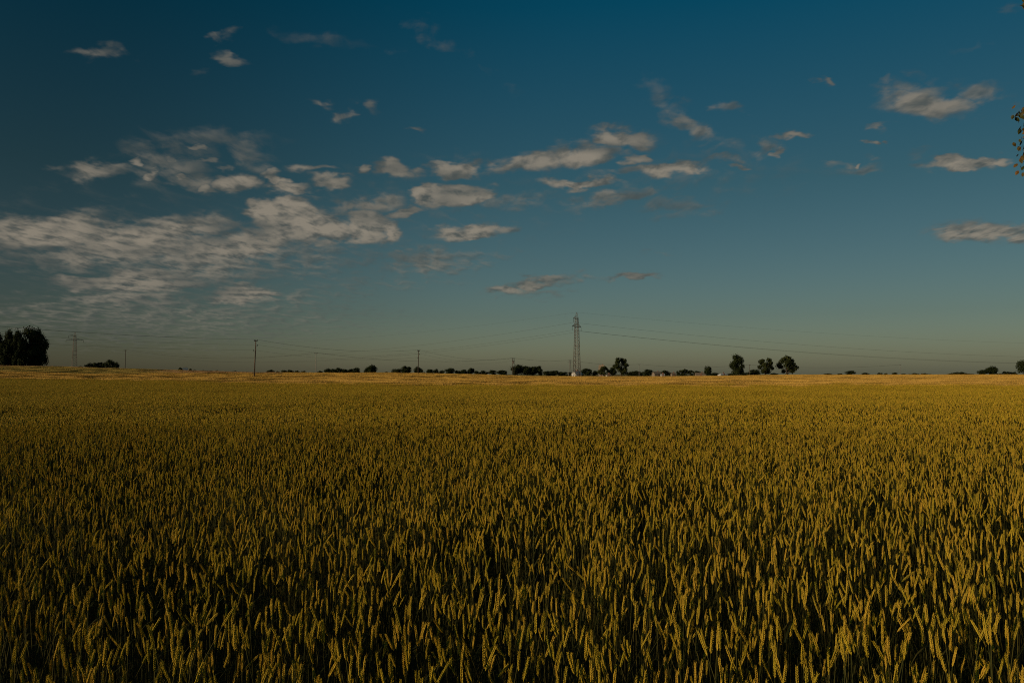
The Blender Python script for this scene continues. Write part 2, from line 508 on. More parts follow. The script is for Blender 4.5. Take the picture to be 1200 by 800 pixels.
def barley_tile(name, size, density, seed, mt=None):
    r = random.Random(seed); e = MB()
    for _ in range(int(size * size * density)):
        o = Vector((r.uniform(-size / 2, size / 2), r.uniform(-size / 2, size / 2), 0))
        h = r.gauss(.66, .05)
        az = r.uniform(0, 6.28); d = Vector((math.cos(az) * .5, math.sin(az) * .5, .9)).normalized()
        a, b = frame(d)
        base = o + Vector((0, 0, h - .25))
        w = r.uniform(.05, .09)
        e.add([base + a * w, base - a * w * .5 + b * w, base - a * w * .5 - b * w, base + d * .3], [(0, 1, 3), (1, 2, 3), (2, 0, 3)], r.random())
    return combine([e], name, [mt or M_barley])


def tile_collection(name, meshes):
    c = bpy.data.collections.new(name)          # never linked to the scene: only the field object uses it
    for i, m in enumerate(meshes):
        o = bpy.data.objects.new('%s_patch' % name, m); c.objects.link(o)
    return c


def field_object(name, layers):
    """layers: list of (collection, [(x,y,z,rot,scale_xy,scale_z,index)])  -> one object, geometry nodes"""
    v = []; rot = []; scl = []; idx = []; lay = []
    for li, (c, pts) in enumerate(layers):
        for (x, y, z, rz, sxy, sz, k) in pts:
            v.append((x, y, z)); rot.append((0, 0, rz)); scl.append((sxy, sxy, sz)); idx.append(k); lay.append(li)
    me = bpy.data.meshes.new(name); me.from_pydata(v, [], [])
    for nm_, ty, data, key in (('rot', 'FLOAT_VECTOR', rot, 'vector'), ('scl', 'FLOAT_VECTOR', scl, 'vector'), ('idx', 'INT', idx, 'value'), ('lay', 'INT', lay, 'value')):
        a = me.attributes.new(nm_, ty, 'POINT'); a.data.foreach_set(key, np.array(data, dtype=(np.float32 if key == 'vector' else np.int32)).ravel())
    o = bpy.data.objects.new(name, me); col.objects.link(o)
    g = bpy.data.node_groups.new(name + '_scatter', 'GeometryNodeTree')
    g.interface.new_socket('Geometry', in_out='INPUT', socket_type='NodeSocketGeometry')
    g.interface.new_socket('Geometry', in_out='OUTPUT', socket_type='NodeSocketGeometry')
    gi = g.nodes.new('NodeGroupInput'); go = g.nodes.new('NodeGroupOutput'); jo = g.nodes.new('GeometryNodeJoinGeometry')

    def attr(n, ty):
        a = g.nodes.new('GeometryNodeInputNamedAttribute'); a.data_type = ty; a.inputs['Name'].default_value = n; return a.outputs[0]
    for li, (c, pts) in enumerate(layers):
        ci = g.nodes.new('GeometryNodeCollectionInfo'); ci.inputs['Collection'].default_value = c
        ci.inputs['Separate Children'].default_value = True; ci.inputs['Reset Children'].default_value = True
        ip = g.nodes.new('GeometryNodeInstanceOnPoints')
        cmpn = g.nodes.new('FunctionNodeCompare'); cmpn.data_type = 'INT'; cmpn.operation = 'EQUAL'
        g.links.new(attr('lay', 'INT'), cmpn.inputs[2]); cmpn.inputs[3].default_value = li
        g.links.new(gi.outputs[0], ip.inputs['Points']); g.links.new(cmpn.outputs[0], ip.inputs['Selection'])
        g.links.new(ci.outputs[0], ip.inputs['Instance']); ip.inputs['Pick Instance'].default_value = True
        g.links.new(attr('idx', 'INT'), ip.inputs['Instance Index'])
        e2r = g.nodes.new('FunctionNodeEulerToRotation'); g.links.new(attr('rot', 'FLOAT_VECTOR'), e2r.inputs[0])
        g.links.new(e2r.outputs[0], ip.inputs['Rotation']); g.links.new(attr('scl', 'FLOAT_VECTOR'), ip.inputs['Scale'])
        g.links.new(ip.outputs[0], jo.inputs[0])
    g.links.new(jo.outputs[0], go.inputs[0])
    md = o.modifiers.new('scatter', 'NODES'); md.node_group = g
    return o


def edge_y(x):
    """far edge of the green-gold wheat: runs a little aslant"""
    px = 600 + F * x / 100
    return float(np.interp(px, [-200, 0, 300, 600, 1200, 1500], [150, 138, 94, 82, 76, 74])) + 1.5 * math.sin(x * .21)


def wav(x, y):
    return .5 + .5 * math.sin(x * .31 + 1.1 * math.sin(y * .17)) * math.sin(y * .23 + 1.4 * math.sin(x * .13 + 2))


near_t = tile_collection('wheat_near', [make_tile('wheat_near_%d' % i, 1.0, 150, True, 100 + i) for i in range(7)])
mid_t = tile_collection('wheat_mid', [make_tile('wheat_mid_%d' % i, 2.0, 120, False, 200 + i) for i in range(5)])
bar_t = tile_collection('barley', [barley_tile('barley_%d' % i, 4.0, 64, 300 + i, (None, None, None, None, M_olive, M_olive, M_brown, M_brown)[i]) for i in range(8)])
ptsN = []; ptsM = []; ptsB = []
SPLIT = 17
for j in range(0, SPLIT):
    y = .9 + j
    half = .70 * (y + .5) + 4
    for i in range(int(-half), int(half) + 1):
        ptsN.append((i + .5 * (j % 2), y, ground_z(i, y), rng.choice((0, 1, 2, 3)) * math.pi / 2 + rng.uniform(-.1, .1), 1.06, .90 + .17 * wav(i, y) + rng.uniform(-.03, .03), rng.randrange(7)))
y = SPLIT + .9 + .5
while y < 150:
    half = .70 * (y + 1) + 4
    i = -half
    while i < half:
        if y < edge_y(i) + rng.gauss(0, 8) and (y < edge_y(i) - 20 or rng.random() < .85):
            ptsM.append((i, y, ground_z(i, y), rng.uniform(0, 6.28), 1.08, .90 + .17 * wav(i, y) + rng.uniform(-.05, .05), rng.randrange(5)))
        i += 2
    y += 2
y = 76
while y < 372:
    half = .72 * y + 8
    i = -half
    while i < half:
        if y > edge_y(i) - 12 and (y > edge_y(i) + 8 or rng.random() < .55):
            px_ = 600 + F * i / y
            lim = 205 + 18 * math.sin(i * .03) + max(0, px_ - 120) * .45
            if y > lim and px_ < 330: kk = rng.choice((4, 5)) if px_ < 190 + rng.gauss(0, 15) and y < lim + 90 else rng.choice((6, 7))
            elif y > 330 and rng.random() < .6: kk = rng.choice((4, 5))
            else: kk = rng.randrange(4)
            ptsB.append((i, y, ground_z(i, y), rng.uniform(0, 6.28), 1.1, 1.0 + .1 * wav(i * .2, y * .2), kk))
        i += 4
    y += 4
wf = field_object('wheat_field', [(near_t, ptsN), (mid_t, ptsM)])
tag(wf, 'ripening green and gold wheat filling the whole foreground', 'wheat', kind='stuff')
bf = field_object('golden_field', [(bar_t, ptsB)])
tag(bf, 'flat band of paler golden crop beyond the green wheat', 'crop', kind='stuff')

# the nearest wheat plants, one by one
protos = []
for s in range(10):
    r = random.Random(500 + s)
    e, st, l = MB(), MB(), MB()
    h = stalk(r, True, e, st, l, Vector((0, 0, 0)), 1.06)
    root = empty('wheat_plant', (0, 0, 0))
    tag(root, 'tall wheat plant with a full gold ear in the nearest rows, at the bottom edge', 'wheat', 'nearest wheat plants')
    st.build('stem', M_stem, root); e.build('ear', M_ear, root)
    for q in range(0, len(l.v), 10):
        lb = MB(); lb.v = l.v[q:q + 10]; lb.t = l.t[q:q + 10]; lb.f = [(2 * i, 2 * i + 1, 2 * i + 3, 2 * i + 2) for i in range(4)]
        lb.build('leaf', M_leaf, root)
    reg(root); protos.append(root)
k = 0
r = random.Random(900)
while k < 300:
    y = 2.95 + 1.25 * r.random(); x = r.uniform(-.66, .66) * y
    src = protos[k % 10]
    o = src if k < 10 else copy_tree(src)
    o.location = (x, y, ground_z(x, y)); o.rotation_euler = (0, 0, r.uniform(0, 6.28)); s = r.uniform(.94, 1.05); o.scale = (1, 1, s)
    k += 1

# ------------------------------------------------------------------ trees
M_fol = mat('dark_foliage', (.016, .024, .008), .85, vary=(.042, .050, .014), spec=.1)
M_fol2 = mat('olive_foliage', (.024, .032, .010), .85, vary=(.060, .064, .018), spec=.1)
M_bark = mat('bark', (.10, .08, .06), .9, noise=(.05, .04, .03), nscale=2, bump=.5)


def tree_mesh(seed, kind, leaves, lsize):
    """unit tree: height 1, crown radius about .5; leaf-sized faces through clumps carried by limbs"""
    r = random.Random(seed); T = MB(); C = MB()
    if kind == 'bush': z0, z1, nl = .16, .80, 14
    elif kind == 'round': z0, z1, nl = .26, .84, 22
    elif kind == 'tall': z0, z1, nl = .12, .90, 30
    else: z0, z1, nl = .20, .87, 20          # loose
    T.tube([(0, 0, -.02), (.01, 0, .18), (-.01, .01, .45), (.0, 0, .72)], [.030, .024, .016, .006], 6)
    lobes = []
    for i in range(nl):
        t = (i + r.random()) / nl
        z = z0 + (z1 - z0) * t
        prof = math.sin(math.pi * (.16 + .70 * t)) if kind != 'tall' else math.sin(math.pi * (.22 + .66 * t)) * .8
        rr = .34 * prof * math.sqrt(r.uniform(.1, 1)); a = r.uniform(0, 6.28)
        rad = r.uniform(.12, .19) * (1.1 if kind in ('bush', 'round') else .85)
        if kind == 'loose': rad *= .85
        p = Vector((rr * math.cos(a) * 1.1, rr * math.sin(a) * 1.1, z))
        lobes.append((p, rad))
        T.tube([(0, 0, max(.08, z - .28)), (p.x * .5, p.y * .5, z - .12), p], [.012, .008, .003], 4, False)
    for i in range(leaves):
        p, rad = r.choice(lobes)
        d = Vector((r.gauss(0, 1), r.gauss(0, 1), r.gauss(0, 1))).normalized()
        q = p + d * rad * (r.random() ** .4) * Vector((1, 1, .85)).length / 1.65
        if r.random() < .06: q = p + d * rad * 1.25
        if q.z < .03: q.z = .03 + r.random() * .05
        n = (d + Vector((r.gauss(0, .5), r.gauss(0, .5), r.gauss(0, .5) + .3))).normalized(); a, b = frame(n)
        s = lsize * r.uniform(.6, 1.3); w = r.uniform(.5, .9)
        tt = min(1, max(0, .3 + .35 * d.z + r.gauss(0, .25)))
        C.add([q + a * s, q + b * s * w, q - a * s * .8, q - b * s * w], [(0, 1, 2, 3)], tt)
    return T, C


TM = {}
for kind, n in (('bush', 4), ('round', 4), ('tall', 5), ('loose', 4)):
    for i in range(n):
        lv = {'bush': 2200, 'round': 3600, 'tall': 9000, 'loose': 4200}[kind]
        ls = {'bush': .042, 'round': .034, 'tall': .024, 'loose': .030}[kind]
        T, C = tree_mesh(hash((len(kind), i)) % 1000 + i * 17, kind, lv, ls)
        TM[(kind, i)] = (T.mesh('trunk', M_bark, True), C.mesh('crown', M_fol if kind != 'loose' else M_fol2))


def tree(px, w, top, base, Y, kind, label, group, name=None, cat=None):
    g = at(px, base, Y)
    gz = ground_z(g.x, g.y)
    z = min(g.z, gz + .9) if g.z < gz else gz
    H = (base - top) / F * Y + max(0, g.z - z)
    wd = w / F * Y
    nm_ = name or {'bush': 'bush', 'round': 'broadleaf_tree', 'tall': 'poplar_tree', 'loose': 'broadleaf_tree'}[kind]
    root = empty(nm_, (g.x, g.y, z - .1), rng.uniform(0, 6.28), (wd / .71, wd / .71, H / .98))
    tag(root, label, cat or ('bush' if kind == 'bush' else 'tree'), group)
    m = TM[(kind, rng.randrange(4))]
    for nm2, q in (('trunk', m[0]), ('crown', m[1])):
        o = bpy.data.objects.new(nm2, q); col.objects.link(o); o.parent = root
    return root


G1 = 'trees of the dark grove at the left edge'
for (px, w, top, lb) in [(-16, 24, 390, None), (3, 22, 391.5, 'dark tree of the left grove cut by the left edge of the photo'),
                         (14, 18, 387.5, 'second dark tree of the left grove, round topped and broad'),
                         (24, 13, 387, 'narrow pointed tree in the middle of the left grove'),
                         (37, 27, 383.5, 'tallest and broadest tree of the left grove'),
                         (49, 17, 386, 'rightmost dark tree of the left grove, beside the far pylon')]:
    if lb is None: continue
    tree(px - 3, w * 1.1, top, 429.6, 345 + rng.uniform(-6, 6), 'tall', lb, G1, 'tall_tree')
tree(8, 22, 401, 429.6, 352, 'bush', 'lower dark bush filling the foot of the left grove at the frame edge', G1)
tree(30, 26, 400, 429.6, 350, 'bush', 'wide dark bush under the tallest tree of the left grove', G1)

trees = [
 # x, width, top, base, distance, kind, label, group
 (95, 6, 428.3, 430.5, 480, 'bush', 'tiny bush at the foot of the far left pylon', 'hill bushes'),
 (105, 9, 424.6, 431, 480, 'bush', 'leftmost bush of the clump between the far pylon and a short pole', 'hill bushes'),
 (113, 10, 423.2, 431, 480, 'bush', 'second bush of the hill clump right of the far pylon', 'hill bushes'),
 (121, 9, 422.9, 431, 482, 'bush', 'middle round bush of the hill clump right of the far pylon', 'hill bushes'),
 (129, 9, 420.8, 431.2, 480, 'round', 'tallest bush of the hill clump, just left of the short pole', 'hill bushes'),
 (136, 7, 423.6, 431.4, 480, 'bush', 'last bush of the hill clump, nearest the short pole', 'hill bushes'),
 (211.5, 5, 430, 434, 900, 'round', 'tiny tree just left of the little white farmhouse', 'specks of trees by the white farmhouse'),
 (223, 3.5, 431.2, 434.2, 900, 'round', 'tiny tree just right of the little white farmhouse', 'specks of trees by the white farmhouse'),
 (228, 3, 432.4, 434.4, 900, 'bush', 'speck of a bush right of the white farmhouse', 'specks of trees by the white farmhouse'),
 (238, 5, 433, 435, 900, 'bush', 'low bush on the brown rise left of the tall wooden pole, nearest the farmhouse', 'low bushes on the brown rise'),
 (247, 5, 433.6, 435.4, 900, 'bush', 'left half of the flat bush pair on the brown rise', 'low bushes on the brown rise'),
 (253, 6, 433.4, 435.5, 900, 'bush', 'right half of the flat bush pair on the brown rise', 'low bushes on the brown rise'),
 (275, 5.5, 434, 436.2, 900, 'bush', 'lone low bush just left of the tall wooden pole', 'low bushes on the brown rise'),
 (317, 8, 432.8, 437, 900, 'round', 'first small tree right of the tall wooden pole', 'small trees between the first two wooden poles'),
 (325.5, 5, 434.2, 437, 900, 'bush', 'small bush touching the first small tree right of the tall pole', 'small trees between the first two wooden poles'),
 (333, 7, 433.2, 437, 900, 'round', 'left tree of the wider dark pair between tall and thin pole', 'small trees between the first two wooden poles'),
 (340, 7, 432.8, 437, 900, 'round', 'right tree of the wider dark pair between tall and thin pole', 'small trees between the first two wooden poles'),
 (348, 6, 433.4, 437, 900, 'bush', 'bush left of centre between the dark pair and the thin pole', 'small trees between the first two wooden poles'),
 (355.5, 7, 434, 437, 900, 'bush', 'bush just left of the thin wooden pole', 'small trees between the first two wooden poles'),
 (375, 6.5, 433.8, 437, 900, 'bush', 'lone bush just right of the thin wooden pole', 'small trees between the first two wooden poles'),
 (384, 8, 431.4, 437, 820, 'round', 'leftmost tree of the flat row right of the thin pole', 'flat row of trees right of the thin pole'),
 (391, 8, 431.8, 437, 820, 'round', 'second tree of the flat row right of the thin pole', 'flat row of trees right of the thin pole'),
 (397, 8, 430.4, 437, 820, 'round', 'tallest tree of the flat row right of the thin pole', 'flat row of trees right of the thin pole'),
 (404, 8, 431.8, 437, 820, 'round', 'fourth tree of the flat row right of the thin pole', 'flat row of trees right of the thin pole'),
 (411, 7, 431.6, 437, 820, 'round', 'fifth tree of the flat row right of the thin pole', 'flat row of trees right of the thin pole'),
 (417.5, 8, 430.2, 437, 820, 'round', 'rightmost tree of the flat row right of the thin pole', 'flat row of trees right of the thin pole'),
 (430, 6, 432, 437, 800, 'bush', 'low bush at the left foot of the single round tree', 'round tree standing alone'),
 (435, 12, 427.2, 437, 800, 'round', 'single round tree standing alone left of the second large wooden pole', 'round tree standing alone'),
 (454, 6, 435, 437.4, 760, 'bush', 'lowest bush at the left end of the row by the second wooden pole', 'trees around the second wooden pole'),
 (465, 11, 431.8, 437.6, 760, 'round', 'low broad tree left of the taller round tree by the second wooden pole', 'trees around the second wooden pole'),
 (476, 13, 428.2, 437.8, 760, 'round', 'taller round tree just left of the second wooden pole', 'trees around the second wooden pole'),
 (490, 9, 429.2, 438, 760, 'round', 'tree directly behind the second wooden pole', 'trees around the second wooden pole'),
 (497, 3, 435, 438, 760, 'bush', 'tiny bush just right of the second wooden pole', 'trees around the second wooden pole'),
 (504, 8, 432, 438.4, 720, 'round', 'round tree opening the long tree line right of the second pole', 'long tree line before the twin-legged pole'),
 (511, 5, 431.8, 438.5, 720, 'round', 'narrow second tree of the long tree line', 'long tree line before the twin-legged pole'),
 (517, 7, 433.4, 438.6, 720, 'bush', 'low third tree of the long tree line', 'long tree line before the twin-legged pole'),
 (527, 11, 430.8, 438.8, 720, 'round', 'broad domed tree, fourth of the long tree line', 'long tree line before the twin-legged pole'),
 (536, 8, 433.2, 439, 720, 'bush', 'fifth tree of the long line, low, right of the domed one', 'long tree line before the twin-legged pole'),
 (543.5, 9, 432.4, 439, 720, 'round', 'sixth tree of the long tree line, medium', 'long tree line before the twin-legged pole'),
 (552, 8, 430.5, 439.2, 720, 'round', 'highest square-topped tree of the long tree line', 'long tree line before the twin-legged pole'),
 (560, 8, 434, 439.5, 720, 'bush', 'low tree right of the highest one in the long tree line', 'long tree line before the twin-legged pole'),
 (568, 9, 433.6, 439.8, 720, 'bush', 'ninth tree of the long line, flat topped', 'long tree line before the twin-legged pole'),
 (577, 8, 433, 440, 720, 'round', 'tenth tree of the long line, slightly pointed', 'long tree line before the twin-legged pole'),
 (589, 11, 433.2, 440.4, 720, 'round', 'rounded last tree of the long line, left of the twin-legged pole', 'long tree line before the twin-legged pole'),
 (606, 14, 426.6, 441, 560, 'round', 'tall dark tree at the left of the dense grove, beside the twin-legged pole', 'dense dark grove left of the big pylon'),
 (617, 13, 428, 441, 560, 'round', 'second dark tree of the dense grove left of the big pylon', 'dense dark grove left of the big pylon'),
 (625, 11, 428.6, 441, 560, 'round', 'third dark tree of the dense grove left of the big pylon', 'dense dark grove left of the big pylon'),
 (631.5, 9, 428, 441, 560, 'round', 'rightmost dark tree of the dense grove left of the big pylon', 'dense dark grove left of the big pylon'),
 (641, 12, 434.2, 441, 620, 'round', 'low tree right of the dense grove', 'low trees between the dense grove and the big pylon'),
 (650, 11, 433.6, 441, 620, 'round', 'second low tree between dense grove and big pylon', 'low trees between the dense grove and the big pylon'),
 (660, 12, 434.8, 441, 620, 'bush', 'low tree in front of the far crossed pole', 'low trees between the dense grove and the big pylon'),
 (670, 11, 435, 441, 620, 'bush', 'low bush behind the left leg of the big pylon', 'low trees between the dense grove and the big pylon'),
 (680, 9, 436, 441, 620, 'bush', 'low bush behind the right leg of the big pylon', 'low trees between the dense grove and the big pylon'),
 (688, 12, 431, 441, 600, 'round', 'round tree just right of the big pylon', 'trees right of the big pylon'),
 (697.5, 7, 433.8, 441, 600, 'round', 'small pointed tree between the round tree and the pink building', 'trees right of the big pylon'),
 (708, 14, 428.2, 441, 590, 'loose', 'tree in front of the tall pinkish building', 'trees right of the big pylon'),
 (718, 8, 429.6, 440.8, 590, 'round', 'smaller tree left against the big loose tree', 'trees right of the big pylon'),
 (728, 18, 417.6, 440.4, 520, 'loose', 'big spreading tree right of the pylon, highest there', 'trees right of the big pylon'),
 (739, 10, 434.6, 440.6, 620, 'bush', 'low bush right of the big spreading tree', 'trees right of the big pylon'),
 (748, 12, 434, 440.6, 620, 'bush', 'low tree behind the pole right of the big spreading tree', 'trees right of the big pylon'),
 (759.5, 13, 432, 442, 420, 'round', 'dark round bushy tree standing forward in the field edge', 'trees right of the big pylon'),
 (779.5, 9, 433.4, 440.8, 600, 'round', 'small dark tree right of the small white-walled house', 'trees around the farm roofs'),
 (786, 5, 436, 440.8, 600, 'bush', 'low bush left of the little tan shed', 'trees around the farm roofs'),
 (797, 8, 433, 441, 560, 'loose', 'left crown of the bushy clump right of the tan shed', 'trees around the farm roofs'),
 (803, 9, 431.5, 441, 560, 'loose', 'middle crown of the bushy clump right of the tan shed', 'trees around the farm roofs'),
 (809, 7, 433, 441, 560, 'loose', 'right crown of the bushy clump left of the long barn', 'trees around the farm roofs'),
 (817, 8, 434.2, 440, 640, 'round', 'dark tree behind the left end of the long barn', 'trees around the farm roofs'),
 (830, 8, 428.4, 440.6, 500, 'round', 'slim tree at the right end of the long barn', 'trees around the farm roofs'),
 (838, 9, 436.2, 440.4, 640, 'bush', 'low bush between slim tree and the pale hipped roof', 'trees around the farm roofs'),
 (855, 9, 437, 440, 640, 'bush', 'low bush right of the pale hipped roof', 'trees around the farm roofs'),
 (864.5, 18, 415.6, 439.8, 430, 'tall', 'left of the three big trees, tall and narrow', 'three big trees'),
 (897, 19, 418.6, 439.4, 430, 'loose', 'middle of the three big trees, round and open', 'three big trees'),
 (922, 22, 415.4, 439.2, 430, 'loose', 'right of the three big trees, broadest', 'three big trees'),
 (884, 12, 432.4, 439.6, 640, 'round', 'small round tree between the left and middle big trees', 'low trees behind the three big ones'),
 (875, 9, 436, 439.8, 640, 'bush', 'low bush at the right foot of the left big tree', 'low trees behind the three big ones'),
 (907, 8, 436.6, 439.6, 640, 'bush', 'low bush between the middle and right big trees', 'low trees behind the three big ones'),
 (969, 9, 437.2, 439.6, 980, 'bush', 'flat speck of bush, first one right of the three big trees', 'specks of bush on the right horizon'),
 (984.5, 6, 437, 439.6, 980, 'bush', 'flat speck of bush left of the larger round one on the right horizon', 'specks of bush on the right horizon'),
 (997, 9.5, 433.8, 439.6, 900, 'round', 'rounded bush, the largest between the big trees and the far cross pole', 'specks of bush on the right horizon'),
 (1014, 8, 436.2, 439.6, 980, 'bush', 'low bush right of the rounded one on the right horizon', 'specks of bush on the right horizon'),
 (1031, 6, 436.2, 439.6, 980, 'bush', 'left bush of a small pair before the far cross pole', 'specks of bush on the right horizon'),
 (1038, 4.5, 436.8, 439.6, 980, 'bush', 'right bush of a small pair before the far cross pole', 'specks of bush on the right horizon'),
 (1049, 5.5, 435.8, 439.6, 980, 'bush', 'dark bush just left of the far cross pole', 'specks of bush on the right horizon'),
 (1058, 6, 437.4, 439.6, 980, 'bush', 'bush at the right foot of the far cross pole', 'specks of bush on the right horizon'),
 (1066, 5, 437.8, 439.6, 980, 'bush', 'second, flatter bush right of the far cross pole', 'specks of bush on the right horizon'),
 (1073.5, 8, 436.8, 439.6, 980, 'bush', 'left bush of the wide flat pair right of the far cross pole', 'specks of bush on the right horizon'),
 (1083, 7, 436.8, 439.6, 980, 'bush', 'right bush of the wide flat pair right of the far cross pole', 'specks of bush on the right horizon'),
 (1090, 6, 437.8, 439.6, 980, 'bush', 'thin flat bush ending the row right of the far cross pole', 'specks of bush on the right horizon'),
 (1115, 8, 437, 439.6, 800, 'bush', 'leftmost low bush of the row that leads to the dark round tree', 'tree row near the right edge'),
 (1121, 9, 435.6, 439.6, 800, 'bush', 'second bush of the row that leads to the dark round tree', 'tree row near the right edge'),
 (1129, 7, 435.4, 439.6, 800, 'bush', 'third bush of the row that leads to the dark round tree', 'tree row near the right edge'),
 (1138, 12, 437.4, 439.6, 800, 'bush', 'flat hedge-like bush in the row that leads to the dark round tree', 'tree row near the right edge'),
 (1152, 11, 433, 439.8, 760, 'round', 'low round tree left against the dark round tree', 'tree row near the right edge'),
 (1162, 12, 428.8, 439.8, 760, 'round', 'dark round tree, the tallest near the right edge but one', 'tree row near the right edge'),
 (1171, 7, 437.2, 439.8, 760, 'bush', 'low bush right of the dark round tree', 'tree row near the right edge'),
 (1178.5, 8, 434.4, 439.8, 760, 'bush', 'bush between the dark round tree and the frame edge', 'tree row near the right edge'),
 (1187, 9, 435, 439.8, 760, 'bush', 'low bush at the foot of the tree cut by the right edge', 'tree row near the right edge'),
 (1200, 14, 421.5, 439.8, 700, 'round', 'dark tree on the horizon cut by the right edge', 'tree row near the right edge'),
]
for t in trees: tree(*t)

# ------------------------------------------------------------------ farm buildings
M_roofw = mat('pale_sheet_roof', (.52, .50, .46), .6, noise=(.42, .40, .36), nscale=.8)
M_rooft = mat('tan_roof', (.26, .20, .14), .8, noise=(.22, .16, .11), nscale=.8)
M_wallw = mat('white_plaster', (.62, .59, .54), .9, noise=(.54, .51, .46), nscale=.6)
M_wallp = mat('pinkish_plaster', (.26, .20, .15), .9, noise=(.22, .17, .13), nscale=.6)
M_win = mat('window_glass', (.03, .035, .04), .15, spec=.5)
M_brick = mat('chimney_brick', (.28, .13, .09), .9, noise=(.2, .1, .07), nscale=3)


def house(px, w, top, base, Y, rz, wall, roof, label, group='farm buildings on the horizon', hip=False, depth=None):
    g = ground_point(px, Y); gz = min(at(px, base, Y).z, g.z)
    Wd = w / F * Y; H = (base - top) / F * Y + (at(px, base, Y).z - gz); Dp = depth or min(9, Wd * .8)
    e = H * .55
    root = empty('farmhouse' if H > 3.2 else 'barn', (g.x, g.y, gz - .05), rz); tag(root, label, 'house' if H > 3.2 else 'barn', group)
    b = MB(); x, y = Wd / 2, Dp / 2
    rx_ = x * .55 if hip else x
    b.add([(-x, -y, 0), (x, -y, 0), (x, y, 0), (-x, y, 0), (-x, -y, e), (x, -y, e), (x, y, e), (-x, y, e), (-rx_, 0, H - .1), (rx_, 0, H - .1)],
          [(0, 1, 5, 4), (2, 3, 7, 6), (1, 2, 6, 9, 5) if not hip else (1, 2, 6, 5), (3, 0, 4, 8, 7) if not hip else (3, 0, 4, 7)] + ([] if not hip else [(5, 6, 9), (7, 4, 8)]))
    b.build('wall', wall, root)
    rf = MB(); o = .25; t = .14
    if not hip:
        sl = (H - e) / y
        for s in (-1, 1):
            q = [(-x - o, s * (y + o), e - o * sl), (x + o, s * (y + o), e - o * sl), (x + o, 0, H), (-x - o, 0, H)]
            q2 = [(a_, b_, c_ + t) for a_, b_, c_ in q]
            rf.add(q + q2, [(0, 1, 2, 3), (4, 5, 6, 7), (0, 1, 5, 4), (1, 2, 6, 5), (3, 0, 4, 7)])
    else:
        rf.add([(-x - o, -y - o, e), (x + o, -y - o, e), (x + o, y + o, e), (-x - o, y + o, e), (-rx_, 0, H), (rx_, 0, H),
                (-x - o, -y - o, e - t), (x + o, -y - o, e - t), (x + o, y + o, e - t), (-x - o, y + o, e - t)],
               [(0, 1, 5, 4), (2, 3, 4, 5), (1, 2, 5), (3, 0, 4), (6, 7, 1, 0), (7, 8, 2, 1), (8, 9, 3, 2), (9, 6, 0, 3)])
    ro = rf.build('roof', roof, root)
    ch = MB(); ch.box((x * .3, y * .25, H + .25), (.6, .6, 1.2)); ch.build('chimney', M_brick, ro)
    n = max(1, int(Wd / 3.5))
    for i in range(n):
        wx = -x + Wd * (i + .5) / n
        m = MB()
        if i == n // 2:
            m.box((wx, -y - .03, 1.0), (1.0, .08, 2.0)); m.build('door', M_brick, root)
        else:
            m.box((wx, -y - .03, e * .55), (1.1, .08, min(1.2, e * .45))); m.build('window', M_win, root)
    return root


house(217, 5.5, 430.6, 434, 930, R(25), M_wallw, M_roofw, 'tiny white farmhouse on the hill crest between two specks of trees')
house(676, 9, 434.8, 441, 400, R(35), M_wallw, M_roofw, 'low white building with pale roof at the foot of the big pylon', depth=3.5)
house(705, 6, 427.6, 440, 640, R(-20), M_wallp, M_rooft, 'tall narrow pinkish building behind trees right of the big pylon')
house(713, 5, 438.2, 441, 480, R(10), M_wallw, M_rooft, 'tiny pale shed in front of the big spreading tree')
house(770, 10, 435.4, 440.8, 640, R(15), M_wallp, M_rooft, 'tan house between the forward bush and the small dark tree')
house(776.5, 4, 438.0, 441, 520, R(5), M_wallw, M_roofw, 'tiny white shed beside the tan house')
house(789, 5, 436.6, 441, 580, R(10), M_wallp, M_rooft, 'little tan shed left of the bushy clump')
house(821, 12, 436.6, 441, 540, R(-8), M_wallp, M_rooft, 'long tan barn left of the slim tree')
house(847, 9, 437.2, 440.4, 540, R(12), M_wallw, M_roofw, 'pale hipped roof between the slim tree and the left big tree', hip=True)

# ------------------------------------------------------------------ pylons
M_steel = mat('galvanised_steel', (.22, .19, .16), .6, noise=(.13, .11, .09), nscale=.6, spec=.4)
M_insul = mat('insulator_glaze', (.05, .045, .04), .3, spec=.5)
M_wood = mat('weathered_pole', (.13, .095, .07), .85, noise=(.08, .06, .045), nscale=1.5)
M_conc = mat('concrete_pole', (.30, .27, .24), .85, noise=(.22, .2, .18), nscale=1.5)
M_cable = mat('power_cable', (.07, .07, .07), .5, spec=.3)
PH = 30.0


def half_w(z):
    return float(np.interp(z, [0, 23.4, 27.5, PH], [1.35, .74, .55, .12]))


